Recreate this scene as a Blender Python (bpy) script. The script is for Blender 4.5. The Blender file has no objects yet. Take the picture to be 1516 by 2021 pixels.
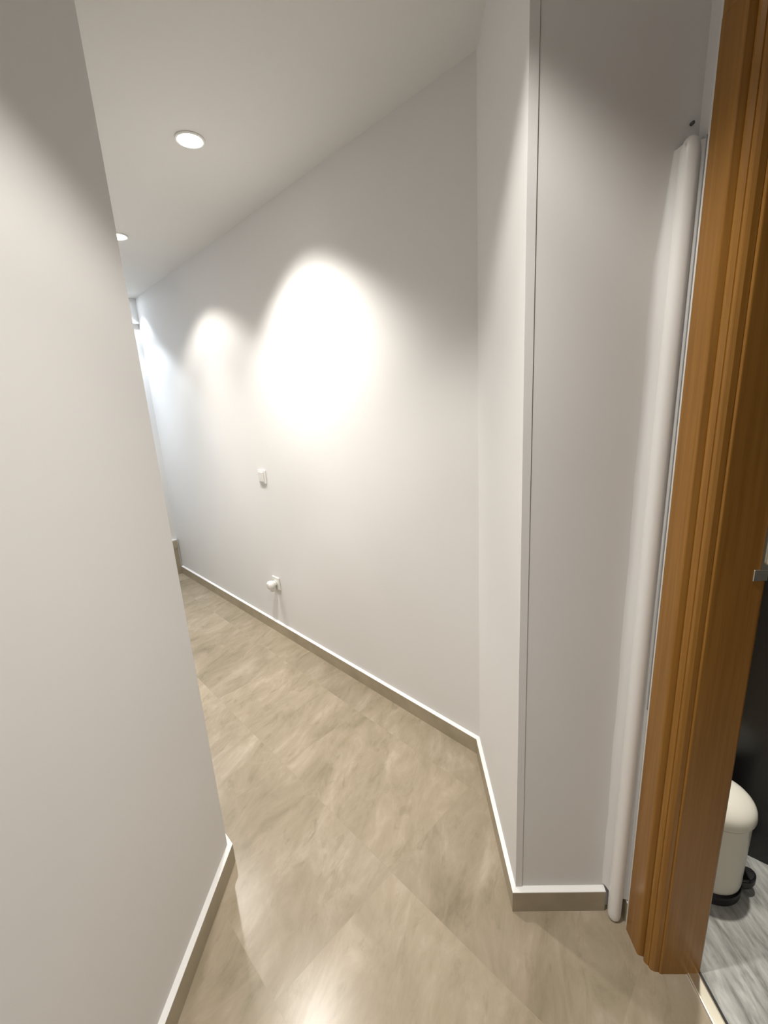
import bpy, bmesh, math
from mathutils import Vector, Matrix

# ------------------------------------------------------------ camera, world, exposure
scene = bpy.context.scene
COL = scene.collection
# world axes: x = across the hall (right), y = along the hall (away), z = up
RIGHT = Vector((0.99794542, 0.02963441, -0.05680442))
UP = Vector((0.04805832, 0.24010843, 0.96955574))
FWD = Vector((-0.04237143, 0.97029364, -0.23819093))
cam_data = bpy.data.cameras.new('camera')
cam_data.sensor_fit = 'HORIZONTAL'
cam_data.sensor_width = 36.0
cam_data.lens = 20.086
cam_data.clip_start = 0.02
cam = bpy.data.objects.new('camera', cam_data)
COL.objects.link(cam)
M = Matrix((RIGHT, UP, -FWD)).transposed().to_4x4()
M.translation = Vector((0, 0, 1.45))
cam.matrix_world = M
scene.camera = cam

world = bpy.data.worlds.new('world')
scene.world = world
world.use_nodes = True
wb = world.node_tree.nodes['Background']
wb.inputs[0].default_value = (1.0, 0.99, 0.98, 1)
wb.inputs[1].default_value = 0.12

vs = scene.view_settings
vs.view_transform = 'Standard'
vs.look = 'None'
vs.gamma = 1.0
vs.use_curve_mapping = False
vs.exposure = 1.30

H = 2.44                       # ceiling height
WARM = (1.0, 0.962, 0.90)
COOL = (0.80, 0.90, 1.0)

# far wall frame: A is its right end at the floor, S runs along it to the left, N points into the room
A = Vector((0.264, 1.532))
S = Vector((-2.433, 2.308)).normalized()
N = Vector((-S.y, S.x))


def FP(s, n):
    p = A + S * s + N * n
    return (p.x, p.y)


def lamp_light(name, loc, power, color, angle, blend, radius=0.03):
    l = bpy.data.lights.new(name, 'SPOT')
    l.energy = power
    l.color = color
    l.spot_size = math.radians(angle)
    l.spot_blend = blend
    l.shadow_soft_size = radius
    o = bpy.data.objects.new(name, l)
    COL.objects.link(o)
    o.location = loc
    return o


# ------------------------------------------------------------ helpers
def new_obj(name, bm, mats, parent=None, smooth=False):
    me = bpy.data.meshes.new(name)
    bmesh.ops.recalc_face_normals(bm, faces=bm.faces[:])
    bm.to_mesh(me)
    bm.free()
    if not isinstance(mats, (list, tuple)):
        mats = [mats]
    for m in mats:
        me.materials.append(m)
    if smooth:
        for p in me.polygons:
            p.use_smooth = True
    o = bpy.data.objects.new(name, me)
    COL.objects.link(o)
    if parent is not None:
        o.parent = parent
        o.matrix_parent_inverse = Matrix.Translation(-Vector(parent.location)) if parent.type == 'EMPTY' else Matrix()
    return o


def struct(o):
    o['kind'] = 'structure'
    return o


def thing(name, label, cat, loc=(0, 0, 0), group=None):
    o = bpy.data.objects.new(name, None)
    o.empty_display_size = 0.05
    COL.objects.link(o)
    o.location = loc
    o['label'] = label
    o['category'] = cat
    if group:
        o['group'] = group
    return o


def tag(o, label, cat, group=None):
    o['label'] = label
    o['category'] = cat
    if group:
        o['group'] = group
    return o


def prism(pts, z0, z1, bm=None, top=None, mat=0):
    """vertical prism over a plan polygon; top = other plan polygon for the upper end"""
    bm = bm or bmesh.new()
    top = top or pts
    a = [bm.verts.new((x, y, z0)) for x, y in pts]
    b = [bm.verts.new((x, y, z1)) for x, y in top]
    n = len(pts)
    fs = [bm.faces.new(a[::-1]), bm.faces.new(b)]
    for i in range(n):
        fs.append(bm.faces.new((a[i], a[(i + 1) % n], b[(i + 1) % n], b[i])))
    for f in fs:
        f.material_index = mat
    return bm


def box(x0, x1, y0, y1, z0, z1, bm=None, mat=0):
    return prism([(x0, y0), (x1, y0), (x1, y1), (x0, y1)], z0, z1, bm, mat=mat)


def bevel(bm, w, seg=2):
    bmesh.ops.bevel(bm, geom=bm.edges[:], offset=w, segments=seg, affect='EDGES', profile=0.5)
    return bm


def lathe(profile, n=48, bm=None, close=True, center=(0, 0)):
    bm = bm or bmesh.new()
    rings = []
    for r, z in profile:
        if r < 1e-6:
            rings.append([bm.verts.new((center[0], center[1], z))])
        else:
            rings.append([bm.verts.new((center[0] + r * math.cos(2 * math.pi * i / n),
                                        center[1] + r * math.sin(2 * math.pi * i / n), z)) for i in range(n)])
    for k in range(len(rings) - 1):
        p, q = rings[k], rings[k + 1]
        for i in range(n):
            j = (i + 1) % n
            if len(p) == 1 and len(q) == 1:
                continue
            if len(p) == 1:
                bm.faces.new((p[0], q[i], q[j]))
            elif len(q) == 1:
                bm.faces.new((p[i], p[j], q[0]))
            else:
                bm.faces.new((p[i], p[j], q[j], q[i]))
    return bm


def sweep(points, radii, n=20, bm=None):
    """tube along points with the given radii, capped"""
    bm = bm or bmesh.new()
    rings = []
    for k, (p, r) in enumerate(zip(points, radii)):
        p = Vector(p)
        d = (Vector(points[min(k + 1, len(points) - 1)]) - Vector(points[max(k - 1, 0)])).normalized()
        a = d.cross(Vector((0, 1, 0.013))).normalized()
        b = d.cross(a).normalized()
        rings.append([bm.verts.new(p + a * r * math.cos(2 * math.pi * i / n) + b * r * math.sin(2 * math.pi * i / n))
                      for i in range(n)])
    for k in range(len(rings) - 1):
        for i in range(n):
            j = (i + 1) % n
            bm.faces.new((rings[k][i], rings[k][j], rings[k + 1][j], rings[k + 1][i]))
    bm.faces.new(rings[0])
    bm.faces.new(rings[-1])
    return bm


# ------------------------------------------------------------ materials
def mat(name, color, rough=0.5, metal=0.0, spec=0.5):
    m = bpy.data.materials.new(name)
    m.use_nodes = True
    b = m.node_tree.nodes['Principled BSDF']
    b.inputs['Base Color'].default_value = (*color, 1)
    b.inputs['Roughness'].default_value = rough
    b.inputs['Metallic'].default_value = metal
    b.inputs['Specular IOR Level'].default_value = spec
    return m


def add_bump(m, scale, strength, dist=0.001, detail=4, stretch=None):
    nt = m.node_tree
    tc = nt.nodes.new('ShaderNodeTexCoord')
    nz = nt.nodes.new('ShaderNodeTexNoise')
    nz.inputs['Scale'].default_value = scale
    nz.inputs['Detail'].default_value = detail
    if stretch:
        mp = nt.nodes.new('ShaderNodeMapping')
        mp.inputs['Scale'].default_value = stretch
        nt.links.new(tc.outputs['Object'], mp.inputs[0])
        nt.links.new(mp.outputs[0], nz.inputs['Vector'])
    else:
        nt.links.new(tc.outputs['Object'], nz.inputs['Vector'])
    bp = nt.nodes.new('ShaderNodeBump')
    bp.inputs['Strength'].default_value = strength
    bp.inputs['Distance'].default_value = dist
    nt.links.new(nz.outputs[0], bp.inputs['Height'])
    nt.links.new(bp.outputs[0], nt.nodes['Principled BSDF'].inputs['Normal'])
    return nz


def tint(m, c1, c2, scale, stretch=(1, 1, 1), detail=4, lo=0.35, hi=0.65):
    nt = m.node_tree
    tc = nt.nodes.new('ShaderNodeTexCoord')
    mp = nt.nodes.new('ShaderNodeMapping')
    mp.inputs['Scale'].default_value = stretch
    nz = nt.nodes.new('ShaderNodeTexNoise')
    nz.inputs['Scale'].default_value = scale
    nz.inputs['Detail'].default_value = detail
    cr = nt.nodes.new('ShaderNodeValToRGB')
    cr.color_ramp.elements[0].position = lo
    cr.color_ramp.elements[0].color = (*c1, 1)
    cr.color_ramp.elements[1].position = hi
    cr.color_ramp.elements[1].color = (*c2, 1)
    nt.links.new(tc.outputs['Object'], mp.inputs[0])
    nt.links.new(mp.outputs[0], nz.inputs['Vector'])
    nt.links.new(nz.outputs[0], cr.inputs[0])
    nt.links.new(cr.outputs[0], nt.nodes['Principled BSDF'].inputs['Base Color'])


M_WALL = mat('white_wall_paint', (0.70, 0.688, 0.675), 0.62, spec=0.3)
tint(M_WALL, (0.692, 0.680, 0.668), (0.708, 0.696, 0.684), 1.3)
add_bump(M_WALL, 260, 0.12, 0.0006)
M_CEIL = mat('ceiling_paint', (0.72, 0.71, 0.69), 0.8, spec=0.2)
add_bump(M_CEIL, 200, 0.08, 0.0005)
M_CAULK = mat('white_gloss_paint', (0.73, 0.72, 0.70), 0.35)
add_bump(M_CAULK, 60, 0.15, 0.001)
M_PIPE = mat('painted_pipe_white', (0.80, 0.785, 0.765), 0.33)
add_bump(M_PIPE, 45, 0.25, 0.001, stretch=(1, 1, 0.3))
M_BASE = mat('taupe_stone_skirting', (0.36, 0.31, 0.245), 0.35)
tint(M_BASE, (0.31, 0.262, 0.185), (0.38, 0.322, 0.230), 9)
M_PLASTIC = mat('white_plastic', (0.70, 0.69, 0.66), 0.3)
M_SEAM = mat('grey_seam_and_gap_shade', (0.30, 0.30, 0.29), 0.8)  # grey of the corner crack, also the painted shade beside the pipe
M_SCREW = mat('dark_screw_metal', (0.10, 0.10, 0.11), 0.4, metal=0.6)
M_STEEL = mat('brushed_steel', (0.72, 0.69, 0.60), 0.22, metal=1.0)
add_bump(M_STEEL, 90, 0.25, 0.0006, stretch=(1, 0.2, 1))
M_GOLD = mat('champagne_metal', (0.88, 0.82, 0.66), 0.34, metal=1.0)
M_BLACK = mat('black_plastic', (0.012, 0.011, 0.012), 0.38)
M_CREAM = mat('cream_plastic', (0.80, 0.77, 0.66), 0.28)
M_DARKTILE = mat('dark_glazed_tile', (0.012, 0.011, 0.011), 0.22)
M_RUBBER = mat('black_joint', (0.01, 0.01, 0.01), 0.6)


def wood_mat():
    m = mat('varnished_beech', (0.30, 0.15, 0.05), 0.30, spec=0.4)
    nt = m.node_tree
    L = nt.links
    tc = nt.nodes.new('ShaderNodeTexCoord')
    mp = nt.nodes.new('ShaderNodeMapping')
    mp.inputs['Scale'].default_value = (34, 34, 1.0)
    nz = nt.nodes.new('ShaderNodeTexNoise')
    nz.inputs['Scale'].default_value = 3.0
    nz.inputs['Detail'].default_value = 6
    nz.inputs['Roughness'].default_value = 0.65
    cr = nt.nodes.new('ShaderNodeValToRGB')
    e = cr.color_ramp.elements
    e[0].position = 0.32
    e[0].color = (0.245, 0.108, 0.016, 1)
    e[1].position = 0.68
    e[1].color = (0.325, 0.155, 0.030, 1)
    L.new(tc.outputs['Object'], mp.inputs[0])
    L.new(mp.outputs[0], nz.inputs['Vector'])
    L.new(nz.outputs[0], cr.inputs[0])
    L.new(cr.outputs[0], nt.nodes['Principled BSDF'].inputs['Base Color'])
    bp = nt.nodes.new('ShaderNodeBump')
    bp.inputs['Strength'].default_value = 0.12
    bp.inputs['Distance'].default_value = 0.0006
    L.new(nz.outputs[0], bp.inputs['Height'])
    L.new(bp.outputs[0], nt.nodes['Principled BSDF'].inputs['Normal'])
    return m


M_WOOD = wood_mat()


def marble_floor():
    """cream marble slabs laid in a straight grid along the far wall (object space of the floor = tile grid)"""
    m = bpy.data.materials.new('cream_marble_tiles')
    m.use_nodes = True
    nt = m.node_tree
    L = nt.links
    P = nt.nodes['Principled BSDF']

    def node(t, **kw):
        n = nt.nodes.new(t)
        for k, v in kw.items():
            setattr(n, k, v)
        return n

    def math_(op, a, b=None, c=None):
        n = node('ShaderNodeMath', operation=op)
        for i, v in enumerate((a, b, c)):
            if v is None:
                continue
            if isinstance(v, (int, float)):
                n.inputs[i].default_value = v
            else:
                L.new(v, n.inputs[i])
        return n.outputs[0]

    tc = node('ShaderNodeTexCoord')
    sep = node('ShaderNodeSeparateXYZ')
    L.new(tc.outputs['Object'], sep.inputs[0])
    TX, TY = 0.64, 0.427
    gx = math_('DIVIDE', math_('ADD', sep.outputs[0], 0.07), TX)
    gy = math_('DIVIDE', math_('SUBTRACT', sep.outputs[1], 0.16), TY)
    fx, fy = math_('FRACT', gx), math_('FRACT', gy)
    ix, iy = math_('FLOOR', gx), math_('FLOOR', gy)
    # distance to the nearest joint, in metres
    dx = math_('MULTIPLY', math_('MINIMUM', fx, math_('SUBTRACT', 1.0, fx)), TX)
    dy = math_('MULTIPLY', math_('MINIMUM', fy, math_('SUBTRACT', 1.0, fy)), TY)
    d = math_('MINIMUM', dx, dy)
    joint = math_('LESS_THAN', d, 0.0012)
    # every slab samples its own piece of stone
    cell = node('ShaderNodeCombineXYZ')
    L.new(ix, cell.inputs[0])
    L.new(iy, cell.inputs[1])
    wn = node('ShaderNodeTexWhiteNoise', noise_dimensions='3D')
    L.new(cell.outputs[0], wn.inputs['Vector'])
    off = node('ShaderNodeVectorMath', operation='SCALE')
    L.new(wn.outputs['Color'], off.inputs[0])
    off.inputs['Scale'].default_value = 40.0
    pos = node('ShaderNodeVectorMath', operation='ADD')
    L.new(tc.outputs['Object'], pos.inputs[0])
    L.new(off.outputs[0], pos.inputs[1])
    mp = node('ShaderNodeMapping')
    mp.inputs['Scale'].default_value = (1.0, 2.3, 1.0)
    mr = node('ShaderNodeMapping')
    mr.inputs['Rotation'].default_value = (0, 0, math.radians(66.5))
    L.new(pos.outputs[0], mr.inputs[0])
    L.new(mr.outputs[0], mp.inputs[0])
    # large clouds
    n1 = node('ShaderNodeTexNoise')
    n1.inputs['Scale'].default_value = 3.4
    n1.inputs['Detail'].default_value = 11
    n1.inputs['Roughness'].default_value = 0.66
    n1.inputs['Distortion'].default_value = 0.45
    L.new(mp.outputs[0], n1.inputs['Vector'])
    cr = node('ShaderNodeValToRGB')
    e = cr.color_ramp.elements
    e[0].position = 0.30
    e[0].color = (0.38, 0.315, 0.21, 1)
    e[1].position = 0.70
    e[1].color = (0.72, 0.61, 0.47, 1)
    k = e.new(0.44)
    k.color = (0.50, 0.415, 0.29, 1)
    k = e.new(0.56)
    k.color = (0.575, 0.475, 0.345, 1)
    L.new(n1.outputs[0], cr.inputs[0])
    # fine pale veins
    n2 = node('ShaderNodeTexNoise')
    n2.inputs['Scale'].default_value = 2.6
    n2.inputs['Detail'].default_value = 5
    n2.inputs['Distortion'].default_value = 0.8
    L.new(mp.outputs[0], n2.inputs['Vector'])
    v = math_('ABSOLUTE', math_('SUBTRACT', n2.outputs[0], 0.5))
    vein = node('ShaderNodeMapRange')
    vein.inputs[1].default_value = 0.0
    vein.inputs[2].default_value = 0.03
    vein.inputs[3].default_value = 0.16
    vein.inputs[4].default_value = 0.0
    L.new(v, vein.inputs[0])
    mx1 = node('ShaderNodeMixRGB')
    mx1.inputs[2].default_value = (0.70, 0.60, 0.46, 1)
    L.new(vein.outputs[0], mx1.inputs[0])
    L.new(cr.outputs[0], mx1.inputs[1])
    # small dark flecks and streaks
    n3 = node('ShaderNodeTexNoise')
    n3.inputs['Scale'].default_value = 9
    n3.inputs['Detail'].default_value = 6
    n3.inputs['Roughness'].default_value = 0.65
    n3.inputs['Distortion'].default_value = 0.6
    L.new(mp.outputs[0], n3.inputs['Vector'])
    fl = node('ShaderNodeMapRange')
    fl.inputs[1].default_value = 0.56
    fl.inputs[2].default_value = 0.74
    fl.inputs[3].default_value = 0.0
    fl.inputs[4].default_value = 0.55
    L.new(n3.outputs[0], fl.inputs[0])
    mx2 = node('ShaderNodeMixRGB')
    mx2.inputs[2].default_value = (0.33, 0.265, 0.17, 1)
    L.new(fl.outputs[0], mx2.inputs[0])
    L.new(mx1.outputs[0], mx2.inputs[1])
    # slab to slab difference in tone
    tone = node('ShaderNodeMapRange')
    tone.inputs[3].default_value = 0.49
    tone.inputs[4].default_value = 0.615
    L.new(wn.outputs['Value'], tone.inputs[0])
    mul = node('ShaderNodeVectorMath', operation='SCALE')
    L.new(mx2.outputs[0], mul.inputs[0])
    L.new(tone.outputs[0], mul.inputs['Scale'])
    mx3 = node('ShaderNodeMixRGB')
    mx3.inputs[2].default_value = (0.30, 0.25, 0.18, 1)
    L.new(math_('MULTIPLY', joint, 0.6), mx3.inputs[0])
    L.new(mul.outputs[0], mx3.inputs[1])
    L.new(mx3.outputs[0], P.inputs['Base Color'])
    P.inputs['Roughness'].default_value = 0.24
    P.inputs['Specular IOR Level'].default_value = 0.4
    return m


def grey_marble():
    m = mat('grey_veined_marble', (0.45, 0.45, 0.43), 0.2)
    nt = m.node_tree
    L = nt.links
    tc = nt.nodes.new('ShaderNodeTexCoord')
    mp = nt.nodes.new('ShaderNodeMapping')
    mp.inputs['Scale'].default_value = (6.0, 1.5, 1.0)
    nz = nt.nodes.new('ShaderNodeTexNoise')
    nz.inputs['Scale'].default_value = 6.0
    nz.inputs['Detail'].default_value = 7
    nz.inputs['Roughness'].default_value = 0.62
    nz.inputs['Distortion'].default_value = 0.35
    cr = nt.nodes.new('ShaderNodeValToRGB')
    e = cr.color_ramp.elements
    e[0].position = 0.33
    e[0].color = (0.17, 0.17, 0.155, 1)
    e[1].position = 0.68
    e[1].color = (0.50, 0.50, 0.47, 1)
    k = e.new(0.5)
    k.color = (0.34, 0.34, 0.315, 1)
    L.new(tc.outputs['Object'], mp.inputs[0])
    L.new(mp.outputs[0], nz.inputs['Vector'])
    L.new(nz.outputs[0], cr.inputs[0])
    L.new(cr.outputs[0], nt.nodes['Principled BSDF'].inputs['Base Color'])
    return m


def emit_mat(name, color, strength):
    m = bpy.data.materials.new(name)
    m.use_nodes = True
    b = m.node_tree.nodes['Principled BSDF']
    b.inputs['Base Color'].default_value = (0.9, 0.9, 0.9, 1)
    b.inputs['Emission Color'].default_value = (*color, 1)
    b.inputs['Emission Strength'].default_value = strength
    return m


M_FLOOR = marble_floor()
M_GMARBLE = grey_marble()
M_LED = emit_mat('warm_led_lens', WARM, 6)
M_LEDC = emit_mat('cool_led_lens', COOL, 6)
M_RING = mat('white_lamp_ring', (0.85, 0.85, 0.83), 0.3)

# ------------------------------------------------------------ floor and ceiling
# the floor object's own axes follow the tile grid (origin at A, x along S, y along N)
rotS = math.atan2(S.y, S.x)
RotInv = Matrix.Rotation(-rotS, 2)


def to_tile(p):
    v = RotInv @ (Vector(p) - A)
    return (v.x, v.y)


hall_outline = [(-4.5, -1.8), (0.668, -1.8), (0.668, 1.0), (0.64, 2.0), (-2.0, 6.0), (-4.5, 6.0)]
pts = [to_tile(p) for p in hall_outline]
bm = prism(pts, -0.05, 0.0)
floor = new_obj('floor', bm, M_FLOOR)
floor.location = (A.x, A.y, 0)
floor.rotation_euler = (0, 0, rotS)
struct(floor)

bm = prism([(0.700, -1.8), (2.6, -1.8), (2.6, 2.6), (0.700, 2.6)], -0.05, 0.0)
struct(new_obj('floor_bathroom', bm, M_GMARBLE))

bm = prism([(-4.5, -1.8), (2.6, -1.8), (2.6, 6.0), (-4.5, 6.0)], H, H + 0.08)
struct(new_obj('ceiling', bm, M_CEIL))

# ------------------------------------------------------------ walls
U = 0.280                                   # recess wall face
CT = (0.267, 0.960)                         # pillar corner at the ceiling (the plaster leans a little)
CB = (0.277, 0.960)
far_face_n = -0.015


def far_at_u(u, n):
    """point on the line n = const that has x = u"""
    s = (u - A.x - N.x * n) / S.x
    return FP(s, n)


AC = far_at_u(U, far_face_n)
bm = prism([AC, FP(3.345, far_face_n), FP(3.345, -0.115), far_at_u(U + 0.08, -0.115), (U + 0.08, AC[1] - 0.06)], 0, H)
struct(new_obj('wall_far', bm, M_WALL))

W1 = U + 0.08
bm = prism([CB, (W1, 1.04), (W1, AC[1] - 0.06), AC], 0, H, top=[CT, (W1, 1.04), (W1, AC[1] - 0.06), AC])
struct(new_obj('wall_recess', bm, M_WALL))
bm = prism([CB, (0.585, 0.960), (0.585, 1.04), (W1, 1.04)], 0, H, top=[CT, (0.585, 0.960), (0.585, 1.04), (W1, 1.04)])
struct(new_obj('wall_pillar', bm, M_WALL))
bm = prism([(0.585, 0.906), (0.70, 0.906), (0.70, 1.04), (0.585, 1.04)], 0, H)
struct(new_obj('wall_right', bm, M_WALL))
bm = box(0.585, 0.70, -1.8, -0.045, 0, H)
box(0.585, 0.70, -0.045, 0.906, 2.14, H, bm)
struct(new_obj('wall_right_doorway', bm, M_WALL))

# left wall: hall side, mitred corner, then the face of the corridor's other side
LB = (-0.630, 1.095)
LT = (-0.620, 1.085)
ln = (Vector(LB) - A).dot(N)
l_s = (Vector(LB) - A).dot(S)
back = FP(4.2, ln)
bm = prism([(-0.630, -1.8), LB, back, (back[0] - 0.1, back[1] - 0.1), (-0.80, 1.03), (-0.76, -1.8)], 0, H,
           top=[(-0.625, -1.8), LT, back, (back[0] - 0.1, back[1] - 0.1), (-0.80, 1.03), (-0.76, -1.8)])
struct(new_obj('wall_left', bm, M_WALL))

# corridor end: header above a white flush door panel, stone plinth below
e0, e1 = 3.345, 3.42
bm = prism([FP(e0, -0.115), FP(e1, -0.115), FP(e1, ln), FP(e0, ln)], 0.0, 2.245)
struct(new_obj('wall_end', bm, M_WALL))
bm = prism([FP(e0 - 0.025, far_face_n), FP(e1, far_face_n), FP(e1, ln), FP(e0 - 0.025, ln)], 2.245, H)
struct(new_obj('trim_1', bm, M_WALL))
bm = prism([FP(3.325, 0.0), FP(e0, 0.0), FP(e0, ln - 0.02), FP(3.325, ln - 0.02)], 0.0, 0.255)
prism([FP(3.320, -0.002), FP(e0, -0.002), FP(e0, ln - 0.02), FP(3.320, ln - 0.02)], 0.2565, 0.335, bm)
plinth = struct(new_obj('baseboard_end', bm, M_BASE))
bm = prism([FP(3.322, -0.002), FP(e0, -0.002), FP(e0, ln - 0.02), FP(3.322, ln - 0.02)], 0.335, 0.343)
o = new_obj('caulk_line', bm, M_CAULK, plinth)
o['label'] = 'white paint line along the top'

# bathroom shell
bm = box(0.66, 0.70, 1.04, 2.5, 0, H)
box(0.66, 2.64, 2.5, 2.56, 0, H, bm)
box(2.6, 2.66, -1.8, 2.5, 0, H, bm)
box(0.70, 2.6, -1.86, -1.8, 0, H, bm)
struct(new_obj('wall_bathroom', bm, M_WALL))
PT = Vector((1.04, 1.10))
D = Vector((0.77, -0.64)).normalized()
DN = Vector((-D.y, D.x))                  # away from the camera
p0 = PT - D * 0.42
p1 = PT + D * 1.3
bm = prism([tuple(p0), tuple(p1), tuple(p1 + DN * 0.08), tuple(p0 + DN * 0.08)], 0, 1.02)
bevel(bm, 0.004)
struct(new_obj('wall_shower', bm, M_DARKTILE))


# ------------------------------------------------------------ baseboards
def baseboard(name, face, wall, h=0.070, top_w=None):
    """face, wall = plan polylines of the stone front and of the wall behind it"""
    bm = bmesh.new()
    for i in range(len(face) - 1):
        prism([face[i], face[i + 1], wall[i + 1], wall[i]], 0, h, bm)
    bmesh.ops.remove_doubles(bm, verts=bm.verts[:], dist=1e-5)
    o = struct(new_obj(name, bm, M_BASE))
    bm = bmesh.new()
    for i in range(len(face) - 1):
        f0, f1, w0, w1 = [Vector(p) for p in (face[i], face[i + 1], wall[i], wall[i + 1])]
        a = [bm.verts.new((*f0, h)), bm.verts.new((*f1, h)), bm.verts.new((*f1, h + 0.0025)), bm.verts.new((*f0, h + 0.0025))]
        b = [bm.verts.new((*w0, h)), bm.verts.new((*w1, h)), bm.verts.new((*w1, h + 0.0075)), bm.verts.new((*w0, h + 0.0075))]
        for q in ((a[0], a[1], a[2], a[3]), (b[0], b[3], b[2], b[1]), (a[3], a[2], b[2], b[3]), (a[0], b[0], b[1], a[1]),
                  (a[0], a[3], b[3], b[0]), (a[1], b[1], b[2], a[2])):
            bm.faces.new(q)
    c = new_obj('caulk_line', bm, M_CAULK, o)
    c['label'] = 'white paint line along the top'
    return o


cA = far_at_u(0.265, 0.0)
baseboard('baseboard_far', [FP(3.322, 0.0), cA], [FP(3.322, -0.0149), far_at_u(U, -0.0149)])
baseboard('baseboard_recess', [cA, (0.265, 0.945)], [far_at_u(U, -0.0149), (0.2771, 0.9601)])
baseboard('baseboard_pillar', [(0.265, 0.945), (0.528, 0.945)], [(0.2771, 0.9599), (0.528, 0.9599)])
baseboard('baseboard_right', [(0.573, 0.957), (0.573, 0.907)], [(0.5849, 0.957), (0.5849, 0.907)])
lc = (-0.615, 1.101)
q = FP(3.0, ln - 0.015)
baseboard('baseboard_left', [(-0.615, -1.8), lc, q], [(-0.6301, -1.8), (-0.6301, 1.0949), FP(3.0, ln - 0.0001)])

# ------------------------------------------------------------ corner bead and filler strips
def lean_x(z):
    return CB[0] + (CT[0] - CB[0]) * z / H


zt = 0.078
bm = bmesh.new()
for (a, b, y) in ((0.0, 0.0185, 0.9578),):
    vs_ = []
    for z in (zt, H):
        x = lean_x(z)
        vs_.append([bm.verts.new((x + a, y, z)), bm.verts.new((x + b, y, z)), bm.verts.new((x + b, 0.9602, z)), bm.verts.new((x + a, 0.9602, z))])
    for i in range(4):
        j = (i + 1) % 4
        bm.faces.new((vs_[0][i], vs_[0][j], vs_[1][j], vs_[1][i]))
    bm.faces.new(vs_[0])
    bm.faces.new(vs_[1])
bead = struct(new_obj('trim_2', bm, M_WALL))
bm = bmesh.new()
vs_ = []
for z in (zt, H):
    x = lean_x(z) + 0.0185
    vs_.append([bm.verts.new((x, 0.9592, z)), bm.verts.new((x + 0.0012, 0.9592, z)), bm.verts.new((x + 0.0012, 0.9602, z)), bm.verts.new((x, 0.9602, z))])
for i in range(4):
    j = (i + 1) % 4
    bm.faces.new((vs_[0][i], vs_[0][j], vs_[1][j], vs_[1][i]))
bm.faces.new(vs_[0])
bm.faces.new(vs_[1])
o = new_obj('seam', bm, M_SEAM, bead)
o['label'] = 'thin grey crack beside the corner strip'

# white filler line between the plaster and the door casing
bm = box(0.5715, 0.585, 0.9035, 0.9120, 0.0, 2.12)
struct(new_obj('trim_3', bm, M_CAULK))

# ------------------------------------------------------------ door frame (hall side doorway into the bathroom)
door = bpy.data.objects.new('door_1', None)
COL.objects.link(door)
door.location = (0.58, 0.43, 0)
struct(door)


def mirror_y(pts):
    return [(x, 0.86 - y) for x, y in pts]


def arc(cx, cy, r, a0, a1, n=6):
    return [(cx + r * math.cos(math.radians(a0 + (a1 - a0) * i / n)), cy + r * math.sin(math.radians(a0 + (a1 - a0) * i / n))) for i in range(n + 1)]


ZD = 2.04
casing = [(0.585, 0.9035), (0.5705, 0.9035)] + arc(0.572, 0.899, 0.005, 170, 190, 3) + \
    arc(0.572, 0.846, 0.005, 180, 245, 4) + [(0.580, 0.838), (0.585, 0.838)]
beadp = [(0.600, 0.838), (0.583, 0.838)] + arc(0.5835, 0.8290, 0.0075, 120, 225, 6) + \
    [(0.5812, 0.8195)] + arc(0.5885, 0.8160, 0.0065, 150, 250, 5) + [(0.5900, 0.8075), (0.600, 0.8065)]
jamb = [(0.600, 0.838), (0.600, 0.8078)] + arc(0.6045, 0.8055, 0.0035, 150, 270, 4) + \
    arc(0.697, 0.8105, 0.0085, 270, 345, 5) + [(0.7075, 0.838)]
for side in (0, 1):
    f = (lambda q: q) if side == 0 else mirror_y
    new_obj('casing', prism(f(casing), 0, ZD), M_WOOD, door)
    new_obj('moulding', prism(f(beadp), 0, ZD), M_WOOD, door)
    new_obj('jamb', prism(f(jamb), 0, ZD), M_WOOD, door)
    new_obj('jamb_backing', box(0.600, 0.70, *( (0.838, 0.9055) if side == 0 else (-0.0445, 0.022) ), 0, ZD), M_WOOD, door)
new_obj('head_casing', bevel(box(0.5685, 0.585, -0.0435, 0.9035, ZD, ZD + 0.075), 0.003), M_WOOD, door)
new_obj('head_jamb', bevel(box(0.5855, 0.7075, -0.0435, 0.9035, ZD, ZD + 0.04), 0.003), M_WOOD, door)
# strike plate let into the jamb
bm = bevel(box(0.6765, 0.704, 0.8000, 0.8025, 1.078, 1.102), 0.001, 1)
bevel_b = box(0.688, 0.704, 0.8000, 0.8025, 1.1025, 1.225, bm)
sp = new_obj('strike_plate', bm, M_STEEL, door)
sp['label'] = 'shiny metal lock plate on the wooden jamb'
o = new_obj('glint_lip', sweep([(0.6985, 0.8005, 1.115), (0.6985, 0.7985, 1.118), (0.6985, 0.7985, 1.212), (0.6985, 0.8005, 1.215)], [0.0045] * 4, 16), M_STEEL, sp, smooth=True)  # rounded edge added to catch a bright vertical glint

# ------------------------------------------------------------ threshold strip
th = thing('threshold_strip', 'shiny metal threshold strip between beige hall tiles and grey bathroom marble', 'threshold', (0.684, 0.43, 0))
bm = bmesh.new()
xs = [(0.669, 0.0005), (0.6705, 0.0035), (0.6735, 0.0040), (0.6750, 0.0024), (0.6960, 0.0024), (0.6980, 0.0038), (0.7000, 0.0030), (0.7005, 0.0003)]
prof = xs
a = [bm.verts.new((x, 0.022, z)) for x, z in prof] + []
b = [bm.verts.new((x, 0.822, z)) for x, z in prof]
for i in range(len(prof) - 1):
    bm.faces.new((a[i], a[i + 1], b[i + 1], b[i]))
bm.faces.new((a[0], b[0], b[-1], a[-1]))
bm.faces.new(a)
bm.faces.new(b[::-1])
new_obj('metal_cover', bm, M_GOLD, th)
bm = box(0.7006, 0.7055, 0.022, 0.83, 0.0, 0.0022)
o = new_obj('seal', bm, M_RUBBER, th)
o['label'] = 'black edge strip'

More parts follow.
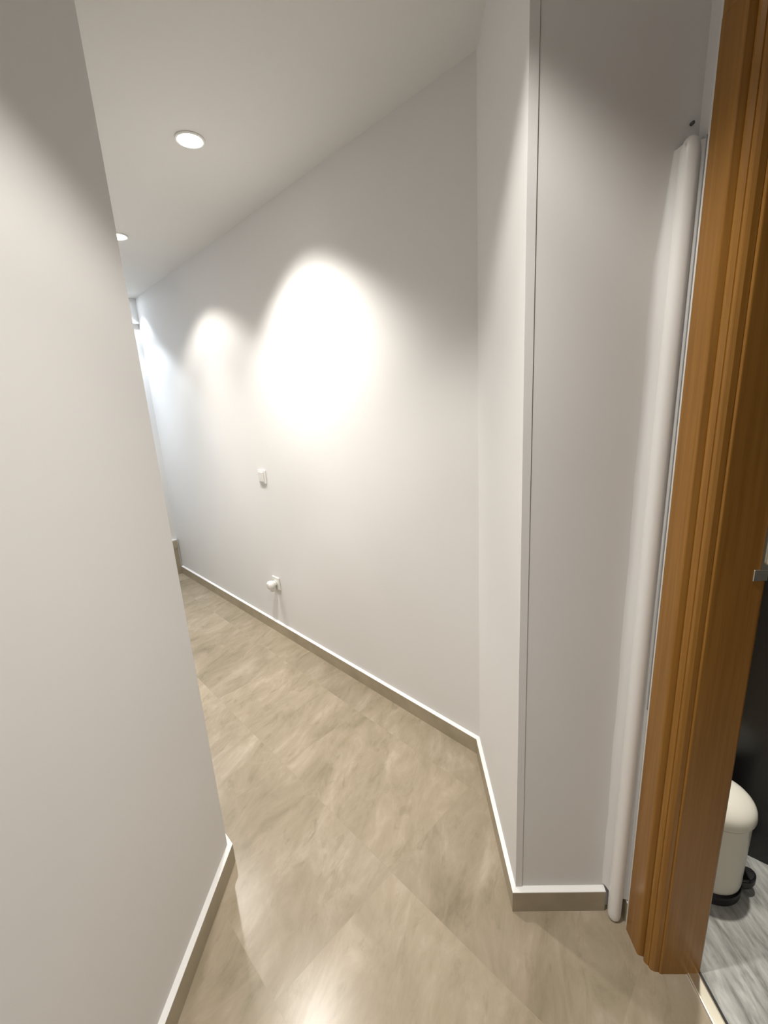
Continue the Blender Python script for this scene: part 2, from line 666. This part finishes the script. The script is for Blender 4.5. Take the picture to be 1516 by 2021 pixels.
# ------------------------------------------------------------ painted pipe in the corner
pp = thing('wall_pipe', 'white painted vertical pipe standing in the corner beside the wooden door frame', 'pipe', (0.548, 0.926, 0))
PR = 0.0175
bx, by, tx, ty = 0.5465, 0.9285, 0.561, 0.9405


def pipe_at(z):
    t = z / 1.9
    return (bx + (tx - bx) * t, by + (ty - by) * t, z)


zs = [0.0005, 0.006, 0.016, 0.03] + [0.1 + 1.76 * i / 24 for i in range(25)]
pts = [pipe_at(z) for z in zs]
rad = [PR * 0.62, PR * 0.86, PR * 0.97, PR] + [PR] * 25
for dz, k in ((0.012, 0.97), (0.024, 0.84), (0.032, 0.62), (0.037, 0.3)):
    pts.append(pipe_at(1.86 + dz))
    rad.append(PR * k)
new_obj('pipe', sweep(pts, rad, 28), M_PIPE, pp, smooth=True)
# plaster smoothed against the left of the pipe, narrowing downwards
bm = bmesh.new()
prev = None
for i in range(30):
    z = 0.085 + i * (1.80 / 29)
    px_, py_, _ = pipe_at(z)
    t = i / 29
    wdt = (0.006 + 0.018 * t) * min(1.0, (1.0 - t) * 9 + 0.05)
    wob = 0.0012 * math.sin(i * 1.1) + 0.0008 * math.sin(i * 2.7)
    x1 = px_ - PR * 0.80
    y1 = py_ - PR * 0.45 * t + 0.004 * (1 - t)
    sec = []
    for k in range(9):
        q_ = k / 8
        x = x1 - (1 - q_) * (wdt + wob + 0.004)
        y = 0.9601 - (0.9601 - y1) * q_ ** 3.2 - 0.004 * (1 - t) * math.sin(math.pi * q_)
        sec.append(bm.verts.new((x, y, z)))
    if prev:
        for k in range(8):
            bm.faces.new((prev[k], prev[k + 1], sec[k + 1], sec[k]))
    prev = sec
new_obj('plaster_fillet', bm, M_WALL, pp, smooth=True)
# added backing wedge right of the pipe, slanted so its face catches light
bm = prism([(0.556, 0.9230), (0.5845, 0.9165), (0.5845, 0.9595), (0.556, 0.9595)], 0.08, 1.885, top=[(0.566, 0.9310), (0.5845, 0.9200), (0.5845, 0.9595), (0.566, 0.9595)])
new_obj('backing_strip', bm, M_WALL, pp)
bm = box(0.5705, 0.5722, 0.9128, 0.9150, 0.7, 1.885)
box(0.5722, 0.583, 0.9128, 0.9150, 0.7, 1.885, bm)
o = new_obj('shadow_gap', bm, M_SEAM, pp)  # dark strip painted for the shade in the gap beside the pipe
o['label'] = 'thin dark grey strip painted as gap shade down the right edge'
bm = lathe([(0, -0.003), (0.0032, -0.003), (0.0032, 0.003), (0.002, 0.005), (0, 0.005)], 16)
bmesh.ops.rotate(bm, verts=bm.verts[:], cent=(0, 0, 0), matrix=Matrix.Rotation(math.radians(90), 3, 'X'))
bmesh.ops.translate(bm, verts=bm.verts[:], vec=(0.569, 0.957, 1.925))
o = new_obj('screw', bm, M_SCREW, pp, smooth=False)
o['label'] = 'small dark screw above the pipe top'

# ------------------------------------------------------------ light switch and socket on the far wall
def wall_frame(s, z):
    """matrix: local x along the wall (towards its right end), local y out of the wall, z up, at the wall face"""
    p = FP(s, far_face_n)
    m = Matrix(((-S.x, N.x, 0, p[0]), (-S.y, N.y, 0, p[1]), (0, 0, 1, z), (0, 0, 0, 1)))
    return m


def place(bm, m):
    bmesh.ops.transform(bm, matrix=m, verts=bm.verts[:])
    return bm


WS = wall_frame(1.552, 1.073)
sw = thing('light_switch', 'white square rocker light switch on the long bright wall above the socket', 'switch', tuple(WS.translation))
new_obj('frame', place(bevel(box(-0.042, 0.042, 0.0002, 0.010, -0.042, 0.042), 0.003, 3), WS), M_PLASTIC, sw)
bm = box(-0.028, 0.028, 0.0102, 0.016, -0.030, 0.030)
for v in bm.verts:
    if v.co.y > 0.012 and v.co.z > 0:
        v.co.y += 0.003
bevel(bm, 0.0015, 2)
new_obj('rocker', place(bm, WS), M_PLASTIC, sw)

WK = wall_frame(1.542, 0.368)
so = thing('wall_socket', 'white wall socket low on the long bright wall, below the light switch', 'socket', tuple(WK.translation))
new_obj('plate', place(bevel(box(-0.042, 0.042, 0.0002, 0.010, -0.042, 0.042), 0.003, 3), WK), M_PLASTIC, so)
bm = lathe([(0, 0), (0.022, 0), (0.022, 0.004), (0.0195, 0.004), (0.0195, 0.001), (0, 0.001)], 32)
bmesh.ops.rotate(bm, verts=bm.verts[:], cent=(0, 0, 0), matrix=Matrix.Rotation(math.radians(-90), 3, 'X'))
bmesh.ops.translate(bm, verts=bm.verts[:], vec=(0, 0.0102, 0))
new_obj('insert', place(bm, WK), M_PLASTIC, so)
pl = thing('plug_adapter', 'round white plug adapter sticking out of the low wall socket', 'plug', tuple(WK @ Vector((0, 0.0145, 0))))
bm = lathe([(0, 0), (0.0195, 0), (0.021, 0.002), (0.021, 0.012), (0.027, 0.020), (0.029, 0.030), (0.028, 0.042), (0.024, 0.050), (0.014, 0.054), (0, 0.055)], 36)
bmesh.ops.rotate(bm, verts=bm.verts[:], cent=(0, 0, 0), matrix=Matrix.Rotation(math.radians(-90), 3, 'X'))
bmesh.ops.translate(bm, verts=bm.verts[:], vec=(0, 0.0145, -0.002))
new_obj('body', place(bm, WK), M_PLASTIC, pl, smooth=True)
bm = bevel(box(-0.015, 0.015, 0.018, 0.050, -0.050, -0.016), 0.006, 3)
new_obj('grip', place(bm, WK), M_PLASTIC, pl, smooth=True)


# ------------------------------------------------------------ recessed downlights
def downlight(s, n, label, core, power, color, lens, angle=108, blend=0.35, xy=None, core_angle=80, tilt=0):
    # tilt: degrees the adjustable lamp leans towards the long far wall
    x, y = xy if xy else FP(s, n)
    t = thing('recessed_downlight', label, 'ceiling light', (x, y, H), 'recessed downlights in the ceiling')
    new_obj('ring', lathe([(0.042, H - 0.0002), (0.052, H - 0.0002), (0.0525, H - 0.003), (0.050, H - 0.006), (0.044, H - 0.006), (0.042, H - 0.004), (0.042, H - 0.0002)], 40, center=(x, y)), M_RING, t, smooth=True)
    new_obj('lens', lathe([(0, H - 0.016), (0.018, H - 0.0145), (0.032, H - 0.010), (0.0415, H - 0.0015), (0, H - 0.0015)], 32, center=(x, y)), lens, t, smooth=True)
    for pw, an, bl, tl in ((power, angle, blend, 0), (core, core_angle, 1.0, tilt)):
        L_ = lamp_light('downlight_beam', (x, y, H - 0.02), pw, color, an, bl)
        L_.parent = t
        L_.location = (0, 0, -0.02)
        ax = Vector((-N.x * math.sin(math.radians(tl)), -N.y * math.sin(math.radians(tl)), -math.cos(math.radians(tl))))
        L_.rotation_euler = ax.to_track_quat('-Z', 'Y').to_euler()
    return t


downlight(0.912, 0.455, 'bright recessed ceiling downlight above the middle of the long wall', 44, 22, WARM, M_LED, angle=116, blend=0.45, core_angle=92, tilt=18)
downlight(2.0, 0.430, 'recessed ceiling downlight half hidden behind the left wall edge', 28, 19, WARM, M_LED, angle=117, blend=0.4)
downlight(3.235, 0.125, 'unseen cool white downlight added beside the corridor end wall', 4, 6, COOL, M_LEDC, angle=94, core_angle=55)  # hidden lamp added to brighten the sliver of end wall
downlight(0, 0, 'recessed ceiling downlight over the near end of the hall', 30, 22, WARM, M_LED, xy=(-0.08, 0.67), blend=0.45)
downlight(0, 0, 'unseen ceiling downlight added in the hall behind the viewer', 22, 16, WARM, M_LED, xy=(-0.06, -0.40), blend=0.6)  # out-of-view lamp added to light the pillar and left wall
downlight(3.10, 0.44, 'unseen cool white downlight added beside the corridor end wall', 18, 18, COOL, M_LEDC)  # another hidden cool lamp added for light at the corridor end
downlight(0, 0, 'unseen downlight added in the bathroom ceiling', 30, 30, WARM, M_LED, xy=(0.93, 1.15), angle=120)  # out-of-view lamp added to light the bin and marble

# ------------------------------------------------------------ pedal bin in the bathroom
BX, BY = 0.872, 1.035
bn = thing('pedal_bin', 'cream plastic pedal bin with domed lid and black base on the bathroom floor', 'bin', (BX, BY, 0))
c = (BX, BY)
new_obj('base', lathe([(0, 0.0), (0.080, 0.0), (0.084, 0.004), (0.085, 0.030), (0.083, 0.034), (0, 0.034)], 56, center=c), M_BLACK, bn, smooth=True)
new_obj('body', lathe([(0, 0.0345), (0.074, 0.0345), (0.0805, 0.040), (0.082, 0.050), (0.0835, 0.19), (0.084, 0.255), (0.086, 0.268), (0.086, 0.271), (0, 0.271)], 56, center=c), M_CREAM, bn, smooth=True)
lp = [(0, 0.2715), (0.086, 0.2715), (0.090, 0.275), (0.0912, 0.281), (0.0902, 0.290)]
for i in range(1, 13):
    t = i / 12 * math.pi / 2
    lp.append((0.090 * math.cos(t), 0.291 + 0.050 * math.sin(t)))
lp[-1] = (0, lp[-1][1])
new_obj('lid', lathe(lp, 56, center=c), M_CREAM, bn, smooth=True)
# pedal: rounded black tongue
pd = Vector((0.95, -0.31, 0)).normalized()
pn = Vector((-pd.y, pd.x, 0))
bm = bmesh.new()
out = [(-0.026, 0.070), (0.026, 0.070)] + [(0.026 * math.cos(math.radians(a)), 0.095 + 0.024 * math.sin(math.radians(a))) for a in range(0, 181, 15)]
lo, hi = [], []
for (w_, r_) in out:
    p = Vector((BX, BY, 0)) + pd * r_ + pn * w_
    zt_ = 0.028 + 0.5 * max(0, r_ - 0.085)
    lo.append(bm.verts.new((p.x, p.y, zt_ - 0.006)))
    hi.append(bm.verts.new((p.x, p.y, zt_ + 0.018)))
bm.faces.new(lo[::-1])
bm.faces.new(hi)
for i in range(len(out)):
    j = (i + 1) % len(out)
    bm.faces.new((lo[i], lo[j], hi[j], hi[i]))
bmesh.ops.bevel(bm, geom=[e for e in bm.edges if all(v in hi for v in e.verts)], offset=0.005, segments=3, affect='EDGES')
o = new_obj('pedal', bm, M_BLACK, bn, smooth=False)
o['label'] = 'rounded black foot pedal'
